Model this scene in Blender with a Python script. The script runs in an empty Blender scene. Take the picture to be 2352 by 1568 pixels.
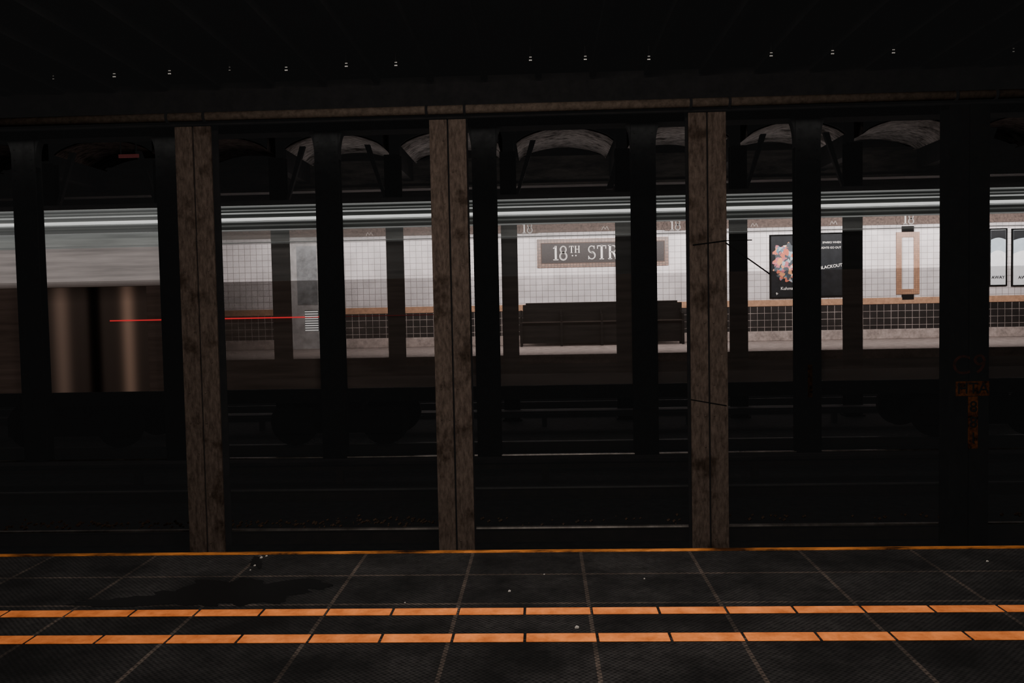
import bpy, math, random
from mathutils import Vector, Matrix
random.seed(7)
S=bpy.context.scene
C=S.collection
# ---------------------------------------------------------------- camera
F=1900.0; RHO=0.0178; CH=1.4
yc=Vector((70,84,-F)).normalized()
zc=Vector((-RHO,1,0)); zc=(zc-yc*zc.dot(yc)).normalized()
xc=yc.cross(zc)
R=Matrix((xc,yc,zc))
cam=bpy.data.cameras.new("camera"); cam.sensor_width=36; cam.lens=36*F/2352; cam.clip_end=300
co=bpy.data.objects.new("camera",cam); C.objects.link(co)
co.matrix_world=Matrix.Translation((0,0,CH))@R.to_4x4()
S.camera=co
def W(u,v,Y):
    d=R@Vector((u-1176,784-v,-F)); t=Y/d.y
    return d.x*t, CH+d.z*t
def FL(u,v,Z=0):
    d=R@Vector((u-1176,784-v,-F)); t=(Z-CH)/d.z
    return d.x*t, d.y*t
# ---------------------------------------------------------------- materials
def nt(name):
    m=bpy.data.materials.new(name); m.use_nodes=True
    t=m.node_tree; b=t.nodes["Principled BSDF"]; return m,t,b
def setv(b,k,v):
    if k in b.inputs: b.inputs[k].default_value=v
def rgb(c): return (c[0],c[1],c[2],1)
LIFT=.0038  # faint glow put into dark colours in place of ambient light
def mat(name,col,rough=.7,metal=0,var=.35,scale=6,bump=.15,emis=None,es=0,spec=.3,stretch=(1,1,1),lo=.35,hi=.65,spots=None,sc=.45,lift=None):
    m,t,b=nt(name)
    g=t.nodes.new("ShaderNodeNewGeometry"); mp=t.nodes.new("ShaderNodeMapping"); mp.inputs["Scale"].default_value=stretch
    t.links.new(g.outputs["Position"],mp.inputs["Vector"])
    n=t.nodes.new("ShaderNodeTexNoise"); n.inputs["Scale"].default_value=scale; n.inputs["Detail"].default_value=8; n.inputs["Roughness"].default_value=.7
    t.links.new(mp.outputs[0],n.inputs["Vector"])
    r=t.nodes.new("ShaderNodeValToRGB"); r.color_ramp.elements[0].position=lo; r.color_ramp.elements[1].position=hi
    r.color_ramp.elements[0].color=rgb([c*(1-var) for c in col]); r.color_ramp.elements[1].color=rgb([min(1,c*(1+var*.6)) for c in col])
    t.links.new(n.outputs["Fac"],r.inputs["Fac"]); outc=r.outputs[0]
    if spots:
        n2=t.nodes.new("ShaderNodeTexNoise"); n2.inputs["Scale"].default_value=spots; n2.inputs["Detail"].default_value=5; n2.inputs["Roughness"].default_value=.6
        t.links.new(g.outputs["Position"],n2.inputs["Vector"])
        r2=t.nodes.new("ShaderNodeValToRGB"); r2.color_ramp.elements[0].position=.34; r2.color_ramp.elements[1].position=.46
        r2.color_ramp.elements[0].color=(sc,sc*.95,sc*.9,1); r2.color_ramp.elements[1].color=(1,1,1,1)
        t.links.new(n2.outputs["Fac"],r2.inputs[0])
        mm=t.nodes.new("ShaderNodeVectorMath"); mm.operation="MULTIPLY"; t.links.new(r.outputs[0],mm.inputs[0]); t.links.new(r2.outputs[0],mm.inputs[1]); outc=mm.outputs[0]
    t.links.new(outc,b.inputs["Base Color"])
    b.inputs["Roughness"].default_value=rough; b.inputs["Metallic"].default_value=metal; setv(b,"Specular IOR Level",spec)
    if bump:
        bp=t.nodes.new("ShaderNodeBump"); bp.inputs["Strength"].default_value=bump; bp.inputs["Distance"].default_value=.02
        t.links.new(n.outputs["Fac"],bp.inputs["Height"]); t.links.new(bp.outputs[0],b.inputs["Normal"])
    if emis: b.inputs["Emission Color"].default_value=rgb(emis); b.inputs["Emission Strength"].default_value=es
    elif max(col)<.05:
        b.inputs["Emission Color"].default_value=(1,.98,.98,1); b.inputs["Emission Strength"].default_value=LIFT if lift is None else lift
    return m
def tilemat(name,c1,c2,gc,size,gw,axes="XZ",off=(0,0),rough=.35,row=None,dirt=.25):
    m,t,b=nt(name)
    g=t.nodes.new("ShaderNodeNewGeometry"); s=t.nodes.new("ShaderNodeSeparateXYZ"); t.links.new(g.outputs["Position"],s.inputs[0])
    cb=t.nodes.new("ShaderNodeCombineXYZ")
    for i,a in enumerate(axes):
        ad=t.nodes.new("ShaderNodeMath"); ad.operation="ADD"; ad.inputs[1].default_value=off[i]+200*(size if i==0 else (row or size))
        t.links.new(s.outputs[a],ad.inputs[0]); t.links.new(ad.outputs[0],cb.inputs[i])
    br=t.nodes.new("ShaderNodeTexBrick"); br.offset=0; br.squash=1
    br.inputs["Scale"].default_value=1; br.inputs["Brick Width"].default_value=size; br.inputs["Row Height"].default_value=row or size
    br.inputs["Mortar Size"].default_value=gw; br.inputs["Mortar Smooth"].default_value=.1; br.inputs["Bias"].default_value=0
    br.inputs["Color1"].default_value=rgb(c1); br.inputs["Color2"].default_value=rgb(c2); br.inputs["Mortar"].default_value=rgb(gc)
    t.links.new(cb.outputs[0],br.inputs["Vector"])
    n=t.nodes.new("ShaderNodeTexNoise"); n.inputs["Scale"].default_value=1.6; n.inputs["Detail"].default_value=7; t.links.new(g.outputs["Position"],n.inputs["Vector"])
    mr=t.nodes.new("ShaderNodeMapRange"); mr.inputs["From Min"].default_value=.35; mr.inputs["From Max"].default_value=.65; mr.inputs["To Min"].default_value=1-dirt; mr.inputs["To Max"].default_value=1.0
    t.links.new(n.outputs["Fac"],mr.inputs["Value"])
    mx=t.nodes.new("ShaderNodeVectorMath"); mx.operation="SCALE"; t.links.new(br.outputs["Color"],mx.inputs[0]); t.links.new(mr.outputs[0],mx.inputs["Scale"])
    t.links.new(mx.outputs[0],b.inputs["Base Color"]); b.inputs["Roughness"].default_value=rough
    return m,t,b,g,br,n,mx
def emi(name,col,st):
    return mat(name,[c*.6 for c in col],rough=.4,var=.05,bump=0,emis=col,es=st)
M={}
M['white']=tilemat("white_wall_tile",(.80,.73,.725),(.71,.65,.645),(.34,.30,.29),.21,.009,dirt=.22)[0]
M['dado']=tilemat("dark_dado_tile",(.014,.011,.010),(.024,.019,.018),(.42,.35,.32),.24,.008,dirt=.6)[0]
M['frieze']=mat("frieze_terracotta",(.18,.125,.105),var=.5,scale=14)
M['band']=mat("ochre_tile_band",(.45,.25,.15),var=.25,scale=9,rough=.4)
M['base']=mat("stone_baseboard",(.36,.29,.26),var=.45,scale=5)
M['farfloor']=mat("far_platform_concrete",(.32,.26,.235),var=.45,scale=4)
M['black']=mat("black_soot_and_shade_paint",(.007,.006,.006),rough=.85,var=.5,spec=.05)
M['blackm']=mat("near_black_steel_and_shade",(.004,.004,.004),rough=.9,var=.5,spec=.03,lift=.0030)
M['colA']=mat("weathered_brown_steel",(.104,.076,.062),rough=.85,var=.5,scale=30,bump=.4,stretch=(1,1,.3),spec=.08,spots=3.6,sc=.45)
M['pipe']=mat("dusty_brown_pipe",(.088,.066,.052),rough=.9,var=.4,scale=20,bump=.2,spec=.05)
M['ceil']=mat("sooty_ceiling",(.005,.0048,.0048),rough=.95,var=.5,scale=2,spec=.0)
M['vault']=mat("rough_vault_concrete",(.22,.195,.185),rough=.95,var=.85,scale=5,bump=.9,stretch=(1,3,1),spots=2.0,sc=.2)
M['bed']=mat("sooty_track_bed",(.006,.0055,.0055),rough=.95,var=.7,scale=7,bump=.8,spec=.03)
M['rail']=mat("worn_rail_steel",(.20,.18,.165),rough=.45,metal=1,var=.7,scale=2.5,stretch=(1,0,0),bump=0)
M['raildull']=mat("dull_rail_steel",(.014,.012,.011),rough=.6,var=.9,scale=2.5,stretch=(1,0,0),bump=0)
M['railside']=mat("rusty_rail_side",(.008,.006,.005),rough=.9,spec=.03)
M['orange']=mat("orange_warning_tile",(.88,.235,.058),rough=.65,var=.42,scale=7,bump=.2,spec=.08)
M['edge']=mat("worn_orange_edge_paint",(.42,.14,.03),rough=.7,var=1,scale=3,bump=.3,stretch=(1,6,1),spec=.1,spots=1.6,sc=.12)
M['wood']=mat("dark_bench_wood",(.005,.004,.0035),rough=.7,var=.5,scale=5,stretch=(.3,1,3),spec=.05,lift=0)
M['woodl']=mat("worn_bench_wood",(.030,.022,.018),rough=.7,var=.5,scale=5,stretch=(.3,1,3),spec=.1,lift=0)
M['signbord']=tilemat("mosaic_sign_border",(.20,.115,.085),(.28,.17,.125),(.10,.07,.055),.11,.012)[0]
M['signin']=mat("mosaic_sign_field",(.032,.024,.022),var=.5,scale=30,rough=.4)
M['signline']=mat("mosaic_pale_line",(.10,.07,.058),var=.3,scale=30)
M['cream']=mat("cream_lettering",(.85,.80,.76),var=.08,scale=20,bump=0)
M['mosaic']=tilemat("ochre_mosaic",(.42,.21,.12),(.32,.16,.09),(.2,.12,.08),.07,.006)[0]
M['relief']=mat("pale_relief",(.52,.44,.40),var=.2)
M['red']=emi("red_taillight_trail",(.85,.025,.035),.7)
M['poster']=mat("black_poster_paper",(.010,.011,.013),rough=.4,var=.4,scale=4,bump=0,spec=.1)
M['blue']=mat("pale_blue_poster",(.42,.50,.56),rough=.3,var=.15,scale=2,bump=0)
M['ltwhite']=mat("poster_white",(.80,.82,.84),rough=.4,var=.08,bump=0)
M['grey']=mat("grey_door_paint",(.40,.38,.37),rough=.5,var=.35,scale=3)
M['greyd']=mat("grey_door_glass",(.20,.205,.21),rough=.3,var=.5,scale=3)
M['ochre']=mat("faded_ochre_plate",(.090,.028,.007),rough=.8,var=.98,scale=18,spots=9,sc=.1)
M['dimred']=mat("faded_red_paint",(.028,.006,.003),rough=.8,var=.95,scale=12,spots=8,sc=.1,emis=(.8,.55,.5),es=.003)
M['glint']=emi("bolt_glint_glow",(1,.93,.85),.18)  # glow put into the bolt heads as their glints
M['puddle']=mat("wet_film",(.0022,.002,.002),rough=.4,var=.3,scale=3,bump=0,spec=.1,lift=.0020)
M['litter']=mat("litter_paper",(.6,.56,.52),var=.3)
M['gravel']=mat("litter_gravel",(.060,.034,.020),var=.9,scale=30)
M['cable']=mat("black_rubber_cable",(.004,.004,.004),rough=.7,spec=.1,lift=.001)
# floor
ex,EY=FL(1176,1264); sx,_=FL(1085,1275)
m,t,b,g,br,n,mx=tilemat("textured_platform_slab",(.020,.0185,.0183),(.031,.0285,.028),(.092,.071,.059),.61,.0095,axes="XY",off=(-sx,-EY),row=.42,rough=.75,dirt=.78)
n.inputs["Scale"].default_value=2.6
s=t.nodes.new("ShaderNodeVectorMath"); s.operation="SCALE"; s.inputs["Scale"].default_value=2*math.pi/.027
t.links.new(g.outputs["Position"],s.inputs[0]); sp=t.nodes.new("ShaderNodeSeparateXYZ"); t.links.new(s.outputs[0],sp.inputs[0])
a=t.nodes.new("ShaderNodeMath"); a.operation="SINE"; t.links.new(sp.outputs[0],a.inputs[0])
a2=t.nodes.new("ShaderNodeMath"); a2.operation="SINE"; t.links.new(sp.outputs[1],a2.inputs[0])
a3=t.nodes.new("ShaderNodeMath"); a3.operation="MULTIPLY"; t.links.new(a.outputs[0],a3.inputs[0]); t.links.new(a2.outputs[0],a3.inputs[1])
n2=t.nodes.new("ShaderNodeTexNoise"); n2.inputs["Scale"].default_value=20; n2.inputs["Detail"].default_value=10; n2.inputs["Roughness"].default_value=.88; t.links.new(g.outputs["Position"],n2.inputs["Vector"])
a5=t.nodes.new("ShaderNodeMath"); a5.operation="MULTIPLY"; a5.inputs[1].default_value=.34; t.links.new(a3.outputs[0],a5.inputs[0])
a6=t.nodes.new("ShaderNodeMath"); a6.operation="MULTIPLY"; a6.inputs[1].default_value=2.3; t.links.new(n2.outputs["Fac"],a6.inputs[0])
a4=t.nodes.new("ShaderNodeMath"); a4.operation="ADD"; t.links.new(a5.outputs[0],a4.inputs[0]); t.links.new(a6.outputs[0],a4.inputs[1])
bp=t.nodes.new("ShaderNodeBump"); bp.inputs["Strength"].default_value=.9; bp.inputs["Distance"].default_value=.008
t.links.new(a4.outputs[0],bp.inputs["Height"]); t.links.new(bp.outputs[0],b.inputs["Normal"])
r=t.nodes.new("ShaderNodeMapRange"); r.inputs["From Min"].default_value=.8; r.inputs["From Max"].default_value=1.6; r.inputs["To Min"].default_value=.28; r.inputs["To Max"].default_value=2.5
t.links.new(a4.outputs[0],r.inputs["Value"])
v2=t.nodes.new("ShaderNodeVectorMath"); v2.operation="SCALE"; t.links.new(mx.outputs[0],v2.inputs[0]); t.links.new(r.outputs[0],v2.inputs["Scale"])
t.links.new(v2.outputs[0],b.inputs["Base Color"]); setv(b,"Specular IOR Level",.12)
b.inputs["Emission Color"].default_value=(1,.98,.98,1); b.inputs["Emission Strength"].default_value=LIFT*.6  # slab colour carries the faint glow too
M['floor']=m
def ghost(name,col,x0,x1,op0,op1,rough=.4,emis=0):  # see-through blend in place of the moving train's blur
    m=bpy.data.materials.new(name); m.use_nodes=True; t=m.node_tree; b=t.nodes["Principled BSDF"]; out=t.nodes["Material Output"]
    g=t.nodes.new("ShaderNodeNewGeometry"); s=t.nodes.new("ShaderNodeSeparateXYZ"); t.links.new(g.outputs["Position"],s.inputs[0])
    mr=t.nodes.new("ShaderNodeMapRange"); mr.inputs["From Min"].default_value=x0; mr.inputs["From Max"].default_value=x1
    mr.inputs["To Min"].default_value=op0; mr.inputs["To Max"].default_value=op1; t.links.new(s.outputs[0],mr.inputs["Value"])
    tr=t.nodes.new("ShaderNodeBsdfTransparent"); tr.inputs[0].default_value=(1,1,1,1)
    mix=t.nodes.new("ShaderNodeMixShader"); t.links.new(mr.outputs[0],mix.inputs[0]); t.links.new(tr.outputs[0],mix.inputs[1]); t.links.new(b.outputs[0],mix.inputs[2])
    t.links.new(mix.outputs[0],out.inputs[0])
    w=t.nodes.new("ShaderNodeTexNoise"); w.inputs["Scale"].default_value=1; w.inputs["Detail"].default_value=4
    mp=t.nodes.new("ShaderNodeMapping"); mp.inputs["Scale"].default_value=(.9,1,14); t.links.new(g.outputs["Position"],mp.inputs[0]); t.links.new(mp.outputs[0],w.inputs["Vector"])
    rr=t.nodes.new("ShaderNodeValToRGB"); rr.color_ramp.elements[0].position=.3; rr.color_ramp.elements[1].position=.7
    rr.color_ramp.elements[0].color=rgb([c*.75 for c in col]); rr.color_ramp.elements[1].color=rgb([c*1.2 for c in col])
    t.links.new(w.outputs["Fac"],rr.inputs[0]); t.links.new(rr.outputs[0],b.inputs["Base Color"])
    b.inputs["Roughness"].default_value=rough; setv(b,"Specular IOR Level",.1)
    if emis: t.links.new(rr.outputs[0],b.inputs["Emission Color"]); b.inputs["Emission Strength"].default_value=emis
    return m
# ---------------------------------------------------------------- mesh builder
class MB:
    def __init__(s): s.v=[]; s.f=[]
    def box(s,x0,x1,y0,y1,z0,z1):
        b=len(s.v); s.v+=[(x0,y0,z0),(x1,y0,z0),(x1,y1,z0),(x0,y1,z0),(x0,y0,z1),(x1,y0,z1),(x1,y1,z1),(x0,y1,z1)]
        s.f+=[tuple(b+i for i in q) for q in [(0,3,2,1),(4,5,6,7),(0,1,5,4),(1,2,6,5),(2,3,7,6),(3,0,4,7)]]; return s
    def prism(s,poly,y0,y1):
        b=len(s.v); n=len(poly)
        s.v+=[(p[0],y0,p[1]) for p in poly]+[(p[0],y1,p[1]) for p in poly]
        s.f+=[tuple(b+i for i in range(n)),tuple(b+n+i for i in reversed(range(n)))]
        s.f+=[(b+i,b+n+i,b+n+(i+1)%n,b+(i+1)%n) for i in range(n)]; return s
    def prismx(s,poly,x0,x1):
        b=len(s.v); n=len(poly)
        s.v+=[(x0,p[0],p[1]) for p in poly]+[(x1,p[0],p[1]) for p in poly]
        s.f+=[tuple(b+i for i in range(n)),tuple(b+n+i for i in reversed(range(n)))]
        s.f+=[(b+i,b+n+i,b+n+(i+1)%n,b+(i+1)%n) for i in range(n)]; return s
    def tube(s,p,q,r,n=12):
        p=Vector(p);q=Vector(q);d=(q-p).normalized(); a=d.orthogonal().normalized(); c=d.cross(a); b=len(s.v)
        for o in (p,q):
            for i in range(n):
                an=2*math.pi*i/n; s.v.append(tuple(o+(a*math.cos(an)+c*math.sin(an))*r))
        s.f+=[(b+i,b+(i+1)%n,b+n+(i+1)%n,b+n+i) for i in range(n)]
        s.f+=[tuple(b+i for i in reversed(range(n))),tuple(b+n+i for i in range(n))]; return s
    def stroke(s,pts,w,y0,y1):
        for i in range(len(pts)-1):
            a=Vector(pts[i]);c=Vector(pts[i+1]); d=(c-a)
            if d.length<1e-6: continue
            nn=Vector((-d.y,d.x)).normalized()
            wa=w[i] if isinstance(w,list) else w; wb=w[i+1] if isinstance(w,list) else w
            e=d.normalized()*min(wa,wb)*.12
            a-=e;c+=e
            s.prism([tuple(a+nn*wa/2),tuple(a-nn*wa/2),tuple(c-nn*wb/2),tuple(c+nn*wb/2)],y0,y1)
        return s
def OB(name,mb,mt,parent=None,loc=(0,0,0),label=None,cat=None,group=None,kind=None,bevel=0,smooth=False,rot=None):
    me=bpy.data.meshes.new(name); me.from_pydata(mb.v,[],mb.f); me.update()
    import bmesh
    bm=bmesh.new(); bm.from_mesh(me); bmesh.ops.recalc_face_normals(bm,faces=bm.faces); bm.to_mesh(me); bm.free()
    if mt: me.materials.append(mt)
    if smooth:
        for p in me.polygons: p.use_smooth=True
    o=bpy.data.objects.new(name,me); C.objects.link(o); o.location=loc
    if rot: o.rotation_euler=rot
    if parent: o.parent=parent
    meta(o,label,cat,group,kind)
    if bevel:
        bv=o.modifiers.new("bevel","BEVEL"); bv.width=bevel; bv.segments=2; bv.limit_method='ANGLE'
    return o
def meta(o,label=None,cat=None,group=None,kind=None):
    if label:o["label"]=label
    if cat:o["category"]=cat
    if group:o["group"]=group
    if kind:o["kind"]=kind
def EM(name,loc,label,cat,group=None):
    o=bpy.data.objects.new(name,None); o.empty_display_size=.2; o.location=loc; C.objects.link(o); meta(o,label,cat,group); return o
def copytree(root,loc):
    r=root.copy(); C.objects.link(r); r.location=loc
    for c in root.children:
        k=c.copy(); C.objects.link(k); k.parent=r
    return r
def TX(name,body,size,mt,parent,loc,label=None,align='CENTER',rotz=0,ext=.004):
    cu=bpy.data.curves.new(name,'FONT'); cu.body=body; cu.size=size; cu.extrude=ext; cu.align_x=align; cu.align_y='CENTER'
    tmp=bpy.data.objects.new("tmp",cu); C.objects.link(tmp); bpy.context.view_layer.update()
    me=bpy.data.meshes.new_from_object(tmp.evaluated_get(bpy.context.evaluated_depsgraph_get()))
    bpy.data.objects.remove(tmp); me.materials.clear(); me.materials.append(mt)
    o=bpy.data.objects.new(name,me); C.objects.link(o); o.parent=parent; o.location=loc; o.rotation_euler=(Matrix.Rotation(rotz,3,'Y')@Matrix.Rotation(math.pi/2,3,'X')).to_euler()
    if label:o["label"]=label
    return o
XL,XR=-24,24
YA,YB,YC=8.2,13.3,18.3; YT=13.8; YW=29.0; YP=23.2
# ---------------------------------------------------------------- shell
def ST(name,mb,mt,label,cat="floor",**k): return OB(name,mb,mt,label=label,cat=cat,kind="structure",**k)
ST("floor",MB().box(-14,14,-2,EY-.04,-.25,0),M['floor'],"dark textured platform paving slabs with pale seams")
ST("trim_1",MB().box(-14,14,EY-.04,EY,-.12,.006),M['edge'],"worn orange painted platform edge strip","platform edge",bevel=.004)
ST("wall_front",MB().box(-14,14,EY-.15,EY-.05,-1.2,-.25),M['black'],"sooty concrete face below platform edge","wall")
ST("floor_trackbed",MB().box(XL,XR,EY-.05,YP,-1.4,-1.15),M['bed'],"sooty black track bed between platforms","track bed")
ST("floor_far",MB().box(XL,XR,YP,YW,-.25,0),M['farfloor'],"pale worn concrete platform across the tracks","platform")
ST("wall_far_platform_edge",MB().box(XL,XR,YP+.05,YP+.2,-1.15,-.25),M['black'],"dark face below the opposite platform","wall")
ZF=W(1300,533,YW)[1]
ST("wall_back",MB().box(XL,XR,YW,YW+.3,1.42,ZF),M['white'],"white square tiled station wall","wall")
ST("wall_back_dado",MB().box(XL,XR,YW-.01,YW+.3,.34,1.2),M['dado'],"black tiled lower wall with pale grout","wall")
ST("trim_2",MB().box(XL,XR,YW-.04,YW+.3,1.2,1.42),M['band'],"ochre tile band above the black dado","trim",bevel=.01)
ST("baseboard_back",MB().box(XL,XR,YW-.10,YW+.3,0,.34),M['base'],"pale worn stone baseboard","baseboard",bevel=.02)
ST("trim_3",MB().box(XL,XR,YW-.06,YW+.3,ZF,ZF+.75),M['frieze'],"brown terracotta frieze along wall top","trim",bevel=.01)
ST("ceiling",MB().box(-14,14,-2,YA+.3,3.6,3.8),M['ceil'],"sooty dark ceiling over platform","ceiling")
mb=MB()
for i in range(-13,14): mb.box(i*.51-.03,i*.51+.03,5,YA-.3,3.53,3.6)
mb.box(-14,14,YA-.1,YA+.25,3.36,3.6)
ST("ceiling_ribs",mb,M['ceil'],"dark steel ribs under the ceiling","ceiling")
ST("ceiling_tracks",MB().box(XL,XR,YA+.3,21,5.9,6.1),M['ceil'],"sooty ceiling slab over the tracks","ceiling")
ST("wall_fascia",MB().box(XL,XR,YA+.2,YA+.3,3.40,5.9),M['black'],"dark steel fascia above columns","wall")
ST("ceiling_far",MB().box(XL,XR,20.7,YW+.3,ZF+.75,ZF+.95),M['ceil'],"dark ceiling over opposite platform","ceiling")
# ---------------------------------------------------------------- columns
def column(name,w,d,h,mt,label,cat,group,loc,groove=False,flare=None,back=None):
    root=EM(name,loc,label,cat,group)
    back=back or mt
    tk=.03
    if groove:
        g=.008
        OB("front_flange",MB().box(-w/2,-g,0,tk,0,h),mt,root,bevel=.004)
        OB("front_flange",MB().box(g,w/2,0,tk,0,h),mt,root,bevel=.004)
        OB("splice_plate",MB().box(-.1,.1,tk,tk+.012,0,h),back,root)
    else: OB("front_flange",MB().box(-w/2,w/2,0,tk,0,h),mt,root,bevel=.004)
    OB("web",MB().box(-.02,.02,tk,d-tk,0,h),back,root)
    OB("back_flange",MB().box(-w/2,w/2,d-tk,d,0,h),back,root,bevel=.004)
    rv=MB()
    z=.25
    while z<h-.1:
        for x in ((-w*.36,w*.36) if not groove else (-w*.33,-w*.12,w*.12,w*.33)):
            if groove and random.random()<.55: continue
            rv.tube((x,-.008,z),(x,.002,z),.009,8)
        z+=.16 if not groove else .3
    OB("rivet",rv,mt,root)["kind"]="stuff"
    OB("base_plate",MB().box(-w/2-.04,w/2+.04,-.04,d+.04,0,.04),back,root)
    if flare:
        fz,fw=flare
        for s_ in(-1,1):
            pts=[]
            for i in range(9):
                a=i/8*math.pi/2; pts.append((s_*(w/2+fw*(1-math.cos(a))),fz-.42+.42*math.sin(a)))
            pts+= [(s_*w/2,fz)]
            OB("bracket",MB().prism(pts,.02,d-.02),back,root)
    return root
xa=[W(u,700,YA-.17)[0] for u in (-140,456,1037,1628,2222)]
A=column("steel_column",.355,.21,4.7,M['colA'],"weathered brown riveted steel column beside the tracks","column","brown columns beside near track",(xa[1],YA-.17,-1.15),groove=True,back=M['black'])  # back parts coloured black as the unlit sides of the column
copytree(A,(xa[2],YA-.17,-1.15)); copytree(A,(xa[3],YA-.17,-1.15))
A4=column("steel_column",.37,.21,4.7,M['blackm'],"steel column coloured black for want of light, with faded rust-red letters and ochre number plates","column",None,(xa[4]+.02,YA-.17,-1.15),groove=True)  # black colour stands in for the light falling off here
def onA4(u,v):
    x,z=W(u,v,YA-.17); return (x-xa[4]-.02,-.003,z+1.15)
for (ch,u,v,sz) in (("C",2208,840,.26),("9",2250,838,.26)):
    TX("painted_letter",ch,sz,M['dimred'],A4,onA4(u,v),ext=.002)
p=onA4(2233,892)
OB("number_plate",MB().box(-.155,.155,-.004,.004,-.07,.07),M['ochre'],A4,(p[0],-.004,p[2]))
TX("plate_lettering","HTA",.15,M['blackm'],A4,(p[0],-.012,p[2]),ext=.002)
p=onA4(2234,970)
OB("number_plate",MB().box(-.045,.045,-.004,.004,-.25,.25),M['ochre'],A4,(p[0],-.004,p[2]))
for k,ch in enumerate("881"):
    TX("plate_lettering",ch,.15,M['blackm'],A4,(p[0],-.012,p[2]+.15-k*.15),ext=.002)
B0=None
ochre2=mat("very_faded_ochre_plate",(.055,.026,.010),rough=.8,var=.98,scale=14,spots=7,sc=.1)
for k in range(7):
    u=(67,396,759,1118,1482,1858,2225)[k]
    x=W(u,700,YB-.15)[0]
    if B0 is None:
        B0=column("steel_column",.385,.20,5.6,M['blackm'],"black steel column with flared top between tracks","column","black columns between middle tracks",(x,YB-.15,-1.15),flare=(5.35,.09)); o=B0
    else: o=copytree(B0,(x,YB-.15,-1.15))
    if k==5:
        px,pz=W(1861,838,YB-.16); _,pz2=W(1861,912,YB-.16)
        OB("number_plate",MB().box(-.035,.035,-.006,.001,-(pz-pz2)/2,(pz-pz2)/2),ochre2,o,(px-x,0,(pz+pz2)/2+1.15),label="faded ochre number plate")
cu=[643+264*k for k in range(-3,8)]
cx=[W(u,650,YC-.15)[0] for u in cu]
C0=None
for x in cx:
    if C0 is None: C0=column("steel_column",.35,.24,5.9,M['blackm'],"black steel column beside the opposite track","column","black columns beside opposite track",(x,YC-.15,-1.15))
    else: copytree(C0,(x,YC-.15,-1.15))
mb=MB()
for i,x in enumerate(cx):
    s_=-1 if i%2==0 else 1
    mb.prism([(x+s_*.18,3.9),(x+s_*.18,3.7),(x+s_*.62,5.0),(x+s_*.5,5.0)] if i!=6 else [(x-.36,3.9),(x-.22,3.9),(x+.1,5.0),(x-.04,5.0)],YC-.05,YC+.05)
ST("ceiling_knee_braces",mb,M['black'],"dark diagonal steel knee braces","ceiling")
ST("ceiling_girder",MB().box(XL,XR,YB-.15,YB+.25,4.22,5.9),M['blackm'],"black steel girder over middle columns","beam")
mb=MB().box(XL,XR,20.45,20.65,4.30,5.9).box(XL,XR,20.25,20.45,4.30,4.36).box(XL,XR,20.25,20.45,4.95,5.0)
ST("ceiling_girder_far",mb,mat("dim_brown_girder",(.026,.022,.019),var=.95,scale=3,spec=.1,stretch=(.4,1,2)),"dim riveted steel girder over opposite track","beam")
mb=MB()
for i,x in enumerate(cx): mb.box(x-.12,x+.12,YC+.2,20.4,4.5,5.9)
ST("ceiling_crossbeams",mb,M['black'],"dark transverse ceiling beams","beam")
for i in range(len(cx)-1):
    x0,x1=cx[i]+.20,cx[i+1]-.20; n=16; zs,zt=4.93,5.23
    lo=[]
    for k in range(n+1):
        t_=k/n; x=x0+(x1-x0)*t_; lo.append((x,zs+(zt-zs)*math.sin(math.pi*t_)**.7))
    ST("ceiling_vault",MB().prism(lo+[(x1,5.45),(x0,5.45)],YC-.1,20.4),M['vault'],"rough concrete jack arch between steel beams","ceiling")
    ST("ceiling_spandrel",MB().prism([(a,b_+.03) for a,b_ in lo]+[(x1,5.9),(x0,5.9)],YC-.18,YC-.11),M['black'],"dark spandrel above jack arch","ceiling")
root=EM("conduit_pipe",(0,YA-.30,W(1035,252,YA-.3)[1]),"dusty brown pipe running across the column tops","pipe")
OB("pipe",MB().tube((-9,0,0),(9,0,0),.042,20),M['pipe'],root,smooth=True)
for x in xa[:]:
    for q in (-.18,.18):
        OB("pipe_clamp",MB().tube((x+q-.012,0,0),(x+q+.012,0,0),.050,20),M['black'],root)
        OB("pipe_bracket",MB().box(x+q-.02,x+q+.02,.03,.087,-.02,.02),M['black'],root)
ST("wall_fascia_beam",MB().box(-14,14,YA-.212,YA-.172,root.location.z-.06,3.6),M['black'],"dark girder flange behind pipe","beam")
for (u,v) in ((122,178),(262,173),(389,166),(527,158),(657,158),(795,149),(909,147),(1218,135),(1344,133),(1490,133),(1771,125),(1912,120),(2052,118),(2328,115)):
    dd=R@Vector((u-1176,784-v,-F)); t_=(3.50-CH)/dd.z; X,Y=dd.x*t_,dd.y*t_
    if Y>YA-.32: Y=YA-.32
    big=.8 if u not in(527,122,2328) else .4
    r_=EM("ceiling_bolt",(X,Y,3.53),"small bolt pair with glowing glints, hanging from dark ceiling rib","bolt","bolts with glowing glints on ceiling ribs")
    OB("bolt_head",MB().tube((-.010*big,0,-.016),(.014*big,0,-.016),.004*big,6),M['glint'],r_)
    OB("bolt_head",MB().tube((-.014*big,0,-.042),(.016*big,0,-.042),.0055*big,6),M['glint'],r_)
    OB("bolt_shank",MB().tube((0,0,.07),(0,0,-.05),.003,6),M['black'],r_)
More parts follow.
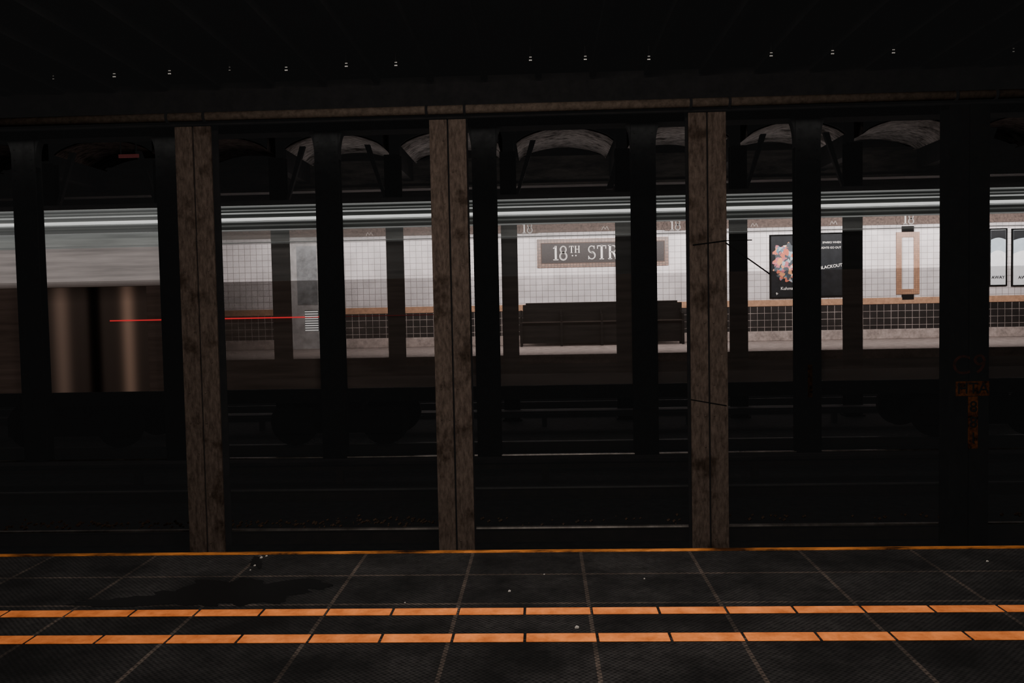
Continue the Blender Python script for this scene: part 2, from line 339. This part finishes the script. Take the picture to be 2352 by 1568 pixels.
# ---------------------------------------------------------------- rails
def rail(Y,z=-1.0,mt=None,lab="worn steel running rail with polished top"):
    mt=mt or M['raildull']; L=13 if Y<12 else 20
    r_=EM("rail",(0,Y,z-.15),lab,"rail","running rails across the track bed")
    OB("rail_web",MB().prismx([(-.07,0),(.07,0),(.07,.015),(.012,.03),(.012,.11),(.030,.12),(.030,.135),(-.030,.135),(-.030,.12),(-.012,.11),(-.012,.03),(-.07,.015)],-L,L),M['railside'],r_)
    OB("rail_head",MB().prismx([(-.030,.135),(.030,.135),(.026,.150),(-.026,.150)],-L,L),mt,r_)
rail(FL(1176,1209,-1.0)[1],mt=M['rail']); rail(FL(1176,1043,-1.0)[1],mt=M['rail']); rail(FL(1176,1013,-1.0)[1])
rail(5.4); rail(6.9); rail(10.85); rail(19.0); rail(20.5)
cb_=mat("cover_board",(.008,.006,.006),var=.9,stretch=(.2,1,1),spec=.03)
for Y in (11.9,17.3):
    r_=EM("third_rail",(0,Y,-1.15),"dark covered power rail along the track","rail")
    for i in range(-6,7): OB("insulator",MB().box(i*3-.05,i*3+.05,-.05,.05,0,.2),M['railside'],r_)
    OB("power_rail",MB().box(-20,20,-.05,.05,.2,.27),M['railside'],r_)
    OB("cover_board",MB().box(-20,20,-.14,.14,.30,.34),cb_,r_)
    for i in range(-6,7): OB("board_bracket",MB().box(i*3-.02,i*3+.02,.05,.13,.2,.30),M['railside'],r_)
mb=MB(); yy=FL(760,1192,-1.1)[1]
for i in range(320):
    x=random.choice([random.uniform(-6.5,-1),random.uniform(-6.5,6)]); y=yy+random.gauss(0,.10); q=random.uniform(.008,.022)
    mb.tube((x-q,y,-1.145),(x+q*random.random(),y+q*.3,-1.15+q*1.2),q*.8,5)
OB("track_litter",mb,M['gravel'],label="brown gravel and litter strewn along the track bed",cat="litter",kind="stuff")
# ---------------------------------------------------------------- near platform tiles
def rowtiles(v0,v1,ub,vb,group):
    y0=FL(1176,v1)[1]; y1=FL(1176,v0)[1]; p=.61/2
    xs=FL(ub,vb)[0]
    base=None
    for i in range(-11,12):
        x=xs+i*p
        if x<-3.1 or x>2.9: continue
        if base is None:
            base=OB("warning_tile",MB().box(.006,p-.006,0,y1-y0,0,.004),M['orange'],loc=(x,y0,0),label="flat orange warning tile set in dark platform paving",cat="tile",group=group,bevel=.002)
        else:
            o=base.copy(); C.objects.link(o); o.location=(x,y0,0)
rowtiles(1397,1412,1053,1404,"orange tiles in the row nearer the tracks")
rowtiles(1456,1475,1040,1465,"orange tiles in the row farther from the tracks")
def blob(cu_,cv_,ru,rv,seed,n=80):
    rnd=random.Random(seed); ph=[rnd.uniform(0,6.28) for _ in range(9)]; pts=[]
    for i in range(n):
        th=2*math.pi*i/n; k=1+sum(.22/(j+1)**.6*math.sin((j+2)*th+ph[j]) for j in range(9))+rnd.uniform(-.07,.07)
        k=max(k,.3)
        pts.append(FL(cu_+ru*k*math.cos(th),min(cv_+rv*k*math.sin(th),1394)))
    mb=MB(); mb.v=[(x,y,.0015+seed*.0001) for x,y in pts]; mb.f=[tuple(range(n))]; return mb
for k,(a_,b2,c_,d_) in enumerate(((575,1356,115,32),(430,1376,120,18),(270,1384,110,9),(590,1290,16,10),(700,1345,50,12))):
    OB("puddle",blob(a_,b2,c_,d_,k+3),M['puddle'],label="thin dark wet stain on the platform slabs",cat="puddle",group="wet stains on platform")
for (u,v,q) in ((1170,1359,.007),(1325,1443,.009),(600,1282,.008),(585,1300,.006),(612,1278,.006),(575,1310,.004),(2268,1290,.006),(1250,1320,.004),(930,1385,.004),(1480,1330,.004)):
    x,y=FL(u,v); OB("litter_scrap",MB().prism([(-q,0),(q*.8,0),(q,q*.6),(0,q*1.1),(-q*.7,q*.7)],-q*.5,q*.5),M['litter'],loc=(x,y,.002),label="tiny pale paper scrap on dark paving",cat="litter",group="paper scraps on platform")
# ---------------------------------------------------------------- cables
def wire(name,pts,r,mt,label,cat):
    mb=MB()
    for a_,b2 in zip(pts[:-1],pts[1:]): mb.tube(a_,b2,r,8)
    o=OB(name,mb,mt,label=label,cat=cat,smooth=True); return o
x1,z1=W(1592,562,YA-.2); x2,z2=W(1668,552,YA-.2); x3,z3=W(1727,551,YA-.1); x4,z4=W(1768,629,YA-.1)
wire("cable",[(x1,YA-.18,z1),(x2,YA-.18,z2),(x3,YA-.1,z3)],.005,M['cable'],"thin black cable wrapped around brown column","cable")
wire("brace_rod",[(x2,YA-.175,z2-.02),(x4,YA-.1,z4)],.007,M['cable'],"thin black rod slanting from brown column","rod")
x1,z1=W(1588,918,YA-.2); x2,z2=W(1670,932,YA-.2)
wire("cable",[(x1,YA-.175,z1),(x2,YA-.175,z2)],.005,M['cable'],"thin black cable band around brown column","cable")
# ---------------------------------------------------------------- train
Xj=W(445,700,YT)[0]
zb=W(1176,885,YT)[1]; zmid=W(1176,634,YT)[1]; zs0=W(1176,548,YT)[1]; zc0=W(1176,516,YT)[1]; zt_=W(1176,458,YT)[1]
XR2=Xj+15.6; XL2=Xj-12
TR=EM("subway_train",(Xj,YT,-1.0),"steel subway train, its sides see-through for motion blur, on middle track","train")
TO=Vector(TR.location)
def TP(name,mb,mt,label=None,**k):
    mb.v=[(x-TO.x,y-TO.y,z-TO.z) for x,y,z in mb.v]
    return OB(name,mb,mt,TR,label=label,**k)
Xm=W(1200,700,YT)[0]
gl_win=ghost("ghosted_car_windows",(.36,.34,.33),Xj,Xj+9,.42,.02)
gl_sun=ghost("ghosted_streak_band",(.34,.345,.335),Xj,Xj+12,.62,.22,emis=.05)
gl_low=ghost("ghosted_car_side",(.135,.102,.088),Xj,Xm,.78,.30,emis=.02)
gl_winL=ghost("ghosted_glow_windows",(.47,.415,.395),XL2,Xj,.92,.88,emis=.32)  # glow in the colour brightens the left car's blurred windows
gl_sunL=ghost("ghosted_glow_band",(.38,.39,.375),XL2,Xj,.92,.88,emis=.28)
gl_lowL=ghost("glowing_brown_side",(.10,.068,.056),XL2,Xj,1,1,emis=.10)  # faint glow added to the brown body colour
steel=mat("glowing_car_steel",(.20,.203,.198),rough=.6,metal=0,var=.6,scale=2,stretch=(.05,1,30),bump=0,emis=(.13,.133,.129),es=.4)  # glow put into the steel colour for blurred bright streaks
gl_cor=ghost("dark_letterboard_glow",(.052,.055,.052),Xj,Xj+9,.93,.93,emis=.25)
DEP=2.6
for (a_,b2,win,sun,low) in ((XL2,Xj-.25,gl_winL,gl_sunL,gl_lowL),(Xj+.1,XR2,gl_win,gl_sun,gl_low)):
    left = b2<Xj
    TP("lower_side",MB().box(a_,b2,YT,YT+.02,zb,zmid),low,label="lower side panel ghosted as if moving")
    TP("window_band",MB().box(a_,b2,YT+.005,YT+.015,zmid,zs0),win,label="window band ghosted as if moving")
    TP("ghost_band",MB().box(a_,b2,YT+.005,YT+.015,zs0,zc0),sun,label="grey see-through strip for blurred streaks")
    TP("letterboard",MB().box(a_,b2,YT,YT+.03,zc0,zt_-.02),gl_cor if not left else steel,label="dark letterboard with a faint glow in its colour")
    if left:
        for q,cc in enumerate(((.34,.29,.27),(.25,.205,.19),(.17,.135,.12))):  # added glowing strips fade the edge below the windows
            TP("fade_strip",MB().box(a_,b2,YT-.004,YT+.004,zmid+.03-.03*q,zmid+.06-.03*q),mat("fade_strip_%d"%q,cc,bump=0,var=.1,emis=cc,es=.25),label="thin glowing strip softening the window edge")
    rp=[]
    for i in range(9):
        an=math.pi*i/8; rp.append((YT+DEP/2-math.cos(an)*DEP/2,zt_-.02+math.sin(an)*.22))
    TP("roof",MB().prismx(rp,a_,b2),M['black'])
    TP("underframe",MB().box(a_,b2,YT+.1,YT+DEP-.1,zb-.25,zb-.02),M['blackm'])
    for bx in (a_+2.2,b2-2.2):
        for y0_ in (YT+.35,YT+DEP-.5): TP("bogie_frame",MB().box(bx-1.1,bx+1.1,y0_,y0_+.15,-.75,-.4),M['blackm'])
        TP("bogie_bolster",MB().box(bx-.2,bx+.2,YT+.5,YT+DEP-.5,-.7,zb-.25),M['blackm'])
        for wx in (-.8,.8):
            for wy in (YT+.58,YT+DEP-.58):
                TP("wheel",MB().tube((bx+wx,wy-.06,-.57),(bx+wx,wy+.06,-.57),.42,24),M['blackm'])
H=zt_-zc0
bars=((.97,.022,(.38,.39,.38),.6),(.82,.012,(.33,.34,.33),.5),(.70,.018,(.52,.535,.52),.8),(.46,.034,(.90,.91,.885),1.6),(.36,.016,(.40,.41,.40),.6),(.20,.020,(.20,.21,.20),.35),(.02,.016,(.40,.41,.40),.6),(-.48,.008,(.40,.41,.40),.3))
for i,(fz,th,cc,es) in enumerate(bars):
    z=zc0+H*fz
    TP("light_streak_bar",MB().prismx([(YT-.03,z-th*.5),(YT-.04,z),(YT-.03,z+th*.5),(YT,z+th*.7),(YT,z-th*.7)],XL2,XR2),mat("streak_glow_%d"%i,cc,rough=.3,var=.35,scale=1,bump=0,stretch=(.35,0,0),emis=cc,es=es*.45),label="glowing horizontal bar for a light streak")  # glowing bars built for the moving train's light streaks
xr0,zr0=W(253,735,YT); xr1,zr1=W(733,729,YT); xr2=W(1000,726,YT)[0]
zr=(zr0+zr1)/2
TP("taillight_trail",MB().box(xr0,xr1,YT-.012,YT,zr-.009,zr+.009),M['red'],label="thin glowing red taillight trail")  # trail of the moving taillight, built as glowing strips
TP("taillight_trail",MB().box(xr1,xr2,YT-.010,YT,zr-.006,zr+.006),mat("dim_taillight_trail",(.12,.02,.02),emis=(.2,.02,.02),es=.12,bump=0),label="thin dull red end of the taillight trail")
def bandmat(name,edge,mid,kk=.18):  # blurred reflections and dark bands painted into the colour
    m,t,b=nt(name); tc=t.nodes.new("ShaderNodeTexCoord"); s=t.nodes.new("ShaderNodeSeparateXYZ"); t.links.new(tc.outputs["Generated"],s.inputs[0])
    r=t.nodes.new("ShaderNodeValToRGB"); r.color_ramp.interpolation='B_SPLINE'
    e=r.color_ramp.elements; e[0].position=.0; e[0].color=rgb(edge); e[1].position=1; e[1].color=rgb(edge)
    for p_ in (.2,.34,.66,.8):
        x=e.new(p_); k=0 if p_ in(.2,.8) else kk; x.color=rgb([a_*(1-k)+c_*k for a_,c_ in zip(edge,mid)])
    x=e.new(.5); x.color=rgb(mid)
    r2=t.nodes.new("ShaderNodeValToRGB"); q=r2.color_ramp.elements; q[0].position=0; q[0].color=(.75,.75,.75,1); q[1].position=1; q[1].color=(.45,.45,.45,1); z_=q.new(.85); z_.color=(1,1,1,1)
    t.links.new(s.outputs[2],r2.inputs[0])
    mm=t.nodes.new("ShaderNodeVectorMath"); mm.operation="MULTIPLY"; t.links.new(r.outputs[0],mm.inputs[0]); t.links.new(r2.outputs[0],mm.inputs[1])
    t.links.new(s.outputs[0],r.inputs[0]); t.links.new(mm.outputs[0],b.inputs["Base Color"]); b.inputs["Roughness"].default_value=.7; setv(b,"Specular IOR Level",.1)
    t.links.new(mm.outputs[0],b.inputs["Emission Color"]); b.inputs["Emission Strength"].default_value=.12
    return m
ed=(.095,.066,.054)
dm=bandmat("bright_reflection_panel",ed,(.85,.52,.38)); dm2=bandmat("dull_reflection_panel",ed,(.50,.325,.25),.4)
dk=bandmat("dark_blur_panel",ed,(.004,.003,.003),.9)
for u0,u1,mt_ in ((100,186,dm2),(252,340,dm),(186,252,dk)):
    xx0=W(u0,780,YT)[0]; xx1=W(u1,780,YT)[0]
    TP("door",MB().box(xx0,xx1,YT-.004,YT-.001,zb,zmid-.04),mt_,label="added brown panel with blurred light and dark painted in")  # added panel, not a door; its light and dark bands are painted in
vx0,vz1=W(700,713,YT); vx1,vz0=W(733,760,YT)
TP("vent_frame",MB().box(vx0,vx1,YT-.012,YT-.001,vz0,vz1),M['black'])
slm=mat("white_vent_slat",(.7,.66,.64),bump=0,var=.1,emis=(.7,.66,.64),es=.45)  # slats glow in their own colour with no lamp behind
for k in range(9):
    z_=vz0+(vz1-vz0)*(k+.15)/9; TP("vent_slat",MB().box(vx0+.005,vx1-.005,YT-.02,YT-.012,z_,z_+(vz1-vz0)*.6/9),slm,label="white vent slat")
# ---------------------------------------------------------------- sign
x0,zt1=W(1233,550,YW-.05); x1,zt2=W(1535,543,YW-.05); _,zbm=W(1384,612,YW-.05)
z1=(zt1+zt2)/2; z0=zbm; cxs=(x0+x1)/2; czs=(z0+z1)/2; hw=(x1-x0)/2; hh=(z1-z0)/2
SG=EM("station_sign",(cxs,YW-.05,czs),"mosaic wall sign reading 18TH STREET in cream letters on dark field","sign")
OB("sign_border",MB().box(-hw,hw,0,.05,-hh,hh),M['signbord'],SG,bevel=.01)
e=.13
OB("sign_line",MB().box(-hw+e,hw-e,-.012,0,-hh+e,hh-e),M['signline'],SG)
OB("sign_field",MB().box(-hw+e+.03,hw-e-.03,-.02,-.01,-hh+e+.03,hh-e-.03),M['signin'],SG)
def arc(cx_,cy,rx,ry,a0,a1,n=14): return [(cx_+rx*math.cos(math.radians(a0+(a1-a0)*i/n)),cy+ry*math.sin(math.radians(a0+(a1-a0)*i/n))) for i in range(n+1)]
TK,TN=.145,.06
def letter(mb,ch,ox,oz,h):
    def Sx(pts,w):
        mb.stroke([(ox+a_*h,oz+b2*h) for a_,b2 in pts],[q*h for q in w] if isinstance(w,list) else w*h,0,.02)
    if ch=='T':
        Sx([(.33,0),(.33,1)],TK); Sx([(0,.965),(.66,.965)],TN); Sx([(.03,.98),(.03,.76)],TN*.8); Sx([(.63,.98),(.63,.76)],TN*.8); Sx([(.18,.025),(.48,.025)],.05); return .66
    if ch=='H':
        for x in(.14,.62): Sx([(x,0),(x,1)],TK); Sx([(x-.14,.025),(x+.14,.025)],.05); Sx([(x-.14,.975),(x+.14,.975)],.05)
        Sx([(.14,.52),(.62,.52)],TN); return .76
    if ch=='E':
        Sx([(.14,0),(.14,1)],TK); Sx([(0,.965),(.56,.965)],TN); Sx([(0,.035),(.6,.035)],TN); Sx([(.14,.52),(.42,.52)],TN)
        Sx([(.54,.98),(.54,.76)],TN*.8); Sx([(.58,.02),(.58,.26)],TN*.8); Sx([(.42,.42),(.42,.62)],TN*.8); return .6
    if ch=='R':
        Sx([(.14,0),(.14,1)],TK); Sx([(0,.975),(.3,.975)],.05); Sx([(0,.025),(.28,.025)],.05)
        Sx(arc(.32,.74,.22,.225,90,-90),[TN+(TK-TN)*math.sin(math.pi*i/14) for i in range(15)]); Sx([(.14,.965),(.32,.965)],TN); Sx([(.14,.515),(.32,.515)],TN)
        Sx([(.36,.5),(.6,.04)],TK*.9); Sx([(.5,.025),(.74,.025)],.05); return .72
    if ch=='S':
        p_=arc(.28,.74,.21,.225,40,270)+arc(.28,.28,.23,.24,90,-150); n_=len(p_)
        Sx(p_,[TN+(TK-TN)*math.exp(-((i/(n_-1)-.5)/.22)**2) for i in range(n_)])
        Sx([(.46,.98),(.46,.76)],TN*.8); Sx([(.06,.02),(.06,.26)],TN*.8); return .54
    if ch=='1':
        Sx([(.2,0),(.2,1)],TK); Sx([(.03,.84),(.2,.97)],TN); Sx([(.02,.025),(.38,.025)],.05); return .4
    if ch=='8':
        Sx(arc(.28,.75,.19,.215,0,360,22),TK*.75); Sx(arc(.28,.27,.23,.25,0,360,22),TK*.8); return .56
    return .4
mb=MB(); ztx=W(1300,597,YW-.05)[1]-czs; hL=W(1300,565,YW-.05)[1]-W(1300,597,YW-.05)[1]
xs=W(1270,580,YW-.05)[0]-cxs
xs+=letter(mb,'1',xs,ztx,hL)*hL+.03; xs+=letter(mb,'8',xs,ztx,hL)*hL+.07
h2=hL*.5; xt=xs
xs+=letter(mb,'T',xs,ztx+hL-h2,h2)*h2+.03; xs+=letter(mb,'H',xs,ztx+hL-h2,h2)*h2
for q in(.3,.62):
    xx=xt+(xs-xt)*q; mb.box(xx-.02,xx+.02,0,.02,ztx+hL*.26,ztx+hL*.26+.04)
xs=W(1350,580,YW-.05)[0]-cxs
for ch in "STREET": xs+=letter(mb,ch,xs,ztx,hL)*hL+.060
OB("sign_lettering",mb,M['cream'],SG,(0,-.04,0),label="cream serif letters 18TH STREET")
for (u,v) in ((1212,525),(1552,518),(2088,504)):
    x,z=W(u,v,YW-.1)
    r_=EM("number_plaque",(x,YW-.08,z),"small relief plaque reading 18 on the frieze","plaque","18 plaques along the frieze")
    OB("plaque",MB().prism([(-.36,-.16),(.36,-.16),(.44,0),(.36,.2),(-.36,.2),(-.44,0)],0,.03),M['frieze'],r_)
    mb=MB(); a_=letter(mb,'1',-.19,-.15,.34)*.34; letter(mb,'8',-.19+a_+.03,-.15,.34)
    OB("plaque_lettering",mb,M['cream'],r_,(0,-.018,0))
    for sg in (-1,1): OB("plaque_scroll",MB().stroke([(sg*.33+.05*math.cos(t_),.0+.09*math.sin(t_)) for t_ in [math.pi/2+sg*math.pi*i/10 for i in range(11)]],.02,-.012,.002),M['frieze'],r_)
for (u,v) in ((848,537),(1390,523),(1733,516),(1915,511)):
    x,z=W(u,v,YW-.1)
    OB("frieze_crest",MB().stroke([(-.12,-.07),(-.06,.06),(0,-.05),(.06,.06),(.12,-.07)],.022,0,.025),M['relief'],loc=(x,YW-.08,z),label="small pale zigzag crest on the frieze",cat="ornament",group="crests along the frieze")
x,z=W(2086,604,YW-.05); w_=.39; h_=(W(2086,532,YW-.05)[1]-W(2086,675,YW-.05)[1])/2
r_=EM("mosaic_ornament",(x,YW-.04,z),"upright ochre mosaic rectangle with dark end blocks on tiled wall","wall ornament")
q=.18
OB("mosaic_frame",MB().box(-w_,-w_+q,0,.04,-h_,h_).box(w_-q,w_,0,.04,-h_,h_).box(-w_+q,w_-q,0,.04,h_-q,h_).box(-w_+q,w_-q,0,.04,-h_,-h_+q),M['mosaic'],r_)
OB("end_block",MB().box(-.2,.2,-.002,.04,h_,h_+.2),M['black'],r_); OB("end_block",MB().box(-.2,.2,-.002,.04,-h_-.19,-h_),M['black'],r_)
# ---------------------------------------------------------------- posters
def rect(u0,u1,v0,v1,Y):
    x0,_=W(u0,(v0+v1)/2,Y); x1,_=W(u1,(v0+v1)/2,Y); _,z1=W((u0+u1)/2,v0,Y); _,z0=W((u0+u1)/2,v1,Y)
    return (x0+x1)/2,(z0+z1)/2,(x1-x0)/2,(z1-z0)/2
def poster(u0,u1,v0,v1,label,sheet):
    cx_,cz_,w,h=rect(u0,u1,v0,v1,YW-.05)
    r_=EM("poster",(cx_,YW-.05,cz_),label,"poster")
    OB("poster_frame",MB().box(-w,w,0,.05,h-.05,h).box(-w,w,0,.05,-h,-h+.05).box(-w,-w+.05,0,.05,-h+.05,h-.05).box(w-.05,w,0,.05,-h+.05,h-.05),M['blackm'],r_)
    OB("poster_sheet",MB().box(-w+.05,w-.05,.015,.05,-h+.05,h-.05),sheet,r_)
    return r_,w,h
r_,w,h=poster(1768,1853,538,685,"black poster with a cluster of bright flowers and script lettering",M['poster'])
m,t,b=nt("flower_print"); g=t.nodes.new("ShaderNodeNewGeometry"); vo=t.nodes.new("ShaderNodeTexVoronoi"); vo.inputs["Scale"].default_value=8
nn_=t.nodes.new("ShaderNodeTexNoise"); nn_.inputs["Scale"].default_value=6; t.links.new(g.outputs["Position"],nn_.inputs["Vector"])
ad=t.nodes.new("ShaderNodeVectorMath"); ad.operation="MULTIPLY_ADD"; ad.inputs[1].default_value=(.25,.25,.25); t.links.new(nn_.outputs["Color"],ad.inputs[0]); t.links.new(g.outputs["Position"],ad.inputs[2])
t.links.new(ad.outputs[0],vo.inputs["Vector"]); sp=t.nodes.new("ShaderNodeSeparateColor"); t.links.new(vo.outputs["Color"],sp.inputs[0])
rr=t.nodes.new("ShaderNodeValToRGB"); rr.color_ramp.interpolation='CONSTANT'; e_=rr.color_ramp.elements
e_[0].color=(.02,.03,.04,1); e_[1].position=.87; e_[1].color=(.70,.52,.42,1)
for pz,cc in ((.3,(.50,.10,.05,1)),(.45,(.08,.16,.22,1)),(.58,(.62,.24,.09,1)),(.72,(.40,.10,.12,1)),(.8,(.30,.36,.40,1))):
    k=e_.new(pz); k.color=cc
t.links.new(sp.outputs[0],rr.inputs[0]); t.links.new(rr.outputs[0],b.inputs["Base Color"]); flower=m
mb=MB()
for (a_,b2,q) in ((-.28,.50,.22),(.02,.62,.18),(-.28,.18,.22),(-.02,.30,.26),(-.36,-.08,.14),(-.10,-.05,.24),(.25,.42,.18),(.22,.0,.20),(-.22,-.30,.15),(.05,-.36,.18),(.25,-.3,.10)):
    mb.prism([(a_+q*(1+.25*math.sin(5*th+a_*9))*math.cos(th),b2+q*(1+.25*math.sin(5*th+a_*9))*math.sin(th)) for th in [2*math.pi*i/24 for i in range(24)]],.002+.001*len(mb.v)/48,.014)
OB("flower_art",mb,flower,r_)
TX("poster_lettering","Kuhma",.15,M['cream'],r_,(-.05,0,-.76)); TX("poster_lettering","9\u00b7",.12,M['cream'],r_,(-w+.25,0,-h+.16))
r_,w,h=poster(1856,1938,534,682,"black poster with white hand lettering reading BLACKOUT",M['poster'])
TX("poster_lettering","SPARKS WHEN",.095,M['cream'],r_,(.2,0,h-.34),ext=.001); TX("poster_lettering","LIGHTS GO OUT",.095,M['cream'],r_,(.16,0,h-.52),ext=.001)
TX("poster_lettering","BLACKOUT",.15,M['cream'],r_,(.17,0,-.06),rotz=-.12,ext=.001)
for (u0,u1,tx) in ((2272,2314,"AWAY"),(2324,2385,"AWAY")):
    r_,w,h=poster(u0,u1,524,657,"pale blue and white poster reading AWAY in a black frame",M['ltwhite'])
    xs_=[-w+.06+(2*w-.12)*i/12 for i in range(13)]
    OB("poster_art",MB().prism([(-w+.06,h-.06),(w-.06,h-.06)]+[(x,.10+.14*math.cos(math.pi*x/w/2)) for x in reversed(xs_)],.008,.014),M['blue'],r_)
    OB("poster_art",MB().prism([(-w+.06,h-.06),(w-.06,h-.06)]+[(x,h-.42+.1*math.cos(math.pi*x/w/2)) for x in reversed(xs_)],.003,.007),M['poster'],r_)
    TX("poster_lettering",tx,.15,M['poster'],r_,(0,-.0,-h+.3))
# ---------------------------------------------------------------- bench
x0,_=W(1187,740,27.9); x1,_=W(1575,740,27.9); zt3=W(1380,697,27.9)[1]
cxb=(x0+x1)/2; w=(x1-x0)/2
BN=EM("bench",(cxb,27.9,0),"long dark wooden bench with high back against tiled wall","bench")
OB("backrest",MB().box(-w+.2,w-.05,.45,.50,.5,zt3).box(-w+.3,w-.2,.44,.52,zt3,zt3+.06),M['wood'],BN)
OB("seat",MB().box(-w+.1,w-.05,-.1,.44,.80,.83),M['woodl'],BN,label="worn seat boards")
OB("front_panel",MB().box(-w+.1,w-.05,.0,.04,.1,.8),M['wood'],BN)
for k in range(5):
    x=-w+.15+(2*w-.25)*k/4
    OB("armrest",MB().prismx([(-.12,.83),(.45,.83),(.45,1.22),(.38,1.22),(.30,1.08),(-.08,1.04),(-.12,1.0)],x-.03,x+.03),M['wood'],BN)
    for y_ in (-.1,.4): OB("leg",MB().box(x-.04,x+.04,y_,y_+.08,0,.8),M['wood'],BN)
cx_,cz_,w,h=rect(668,740,545,792,YW-.05)
h=cz_+h
ST("door_1",MB().box(cx_-w,cx_+w,YW-.12,YW,0,h).box(cx_-w-.08,cx_-w,YW-.16,YW,0,h+.06).box(cx_+w,cx_+w+.08,YW-.16,YW,0,h+.06),M['grey'],"pale grey service door with dark glass pane","door",bevel=.01)
a0,a1,a2,a3=rect(682,728,565,700,YW-.13)
ST("window_1",MB().box(a0-a2,a0+a2,YW-.135,YW-.12,a1-a3,a1+a3),M['greyd'],"dim glass pane in grey door","window")
cx_,cz_,w,h=rect(272,318,354,362,18.0)
RS=EM("ceiling_sign",(cx_,18.0,cz_),"small red sign hanging among dark roof beams","sign")
OB("sign_panel",MB().box(-w,w,0,.03,-h,h),mat("red_sign",(.16,.04,.04),var=.3,emis=(.3,.08,.08),es=.12),RS)
for q in (-.77,.77): OB("sign_hanger",MB().box(w*q-.01,w*q+.01,0,.02,h,1.2),M['black'],RS)
# ---------------------------------------------------------------- lights
wd=bpy.data.worlds.new("world"); S.world=wd; wd.use_nodes=True
wd.node_tree.nodes["Background"].inputs[0].default_value=(1,.98,.98,1); wd.node_tree.nodes["Background"].inputs[1].default_value=.010
def area(name,loc,aim,sx_,sy,e_,col=(1,1,1)):
    l=bpy.data.lights.new(name,'AREA'); l.shape='RECTANGLE'; l.size=sx_; l.size_y=sy; l.energy=e_; l.color=col
    o=bpy.data.objects.new(name,l); C.objects.link(o); o.location=loc
    d=(Vector(aim)-Vector(loc)).normalized(); o.rotation_euler=d.to_track_quat('-Z','Y').to_euler()
    return o
area("far_platform_lamp",(4,24.3,4.25),(4,29,2.2),30,.4,2250,(1,.945,.93))
area("vault_fill",(1.5,19.3,3.9),(1.5,19.6,6),14,.3,32,(1,.93,.90))  # unseen fill light added to brighten the vaults
area("near_platform_lamp",(.3,2.2,3.4),(.3,4.2,0),1.8,.3,130,(1,.92,.84))
area("column_lamp",(-1.0,3.8,3.3),(-.8,8.2,1.2),4,.3,58,(1,.92,.84))
area("train_fill",(0,13.0,4.15),(0,14.0,1.4),30,.15,90,(1,.95,.9))  # unseen light added by the girder to brighten the train side
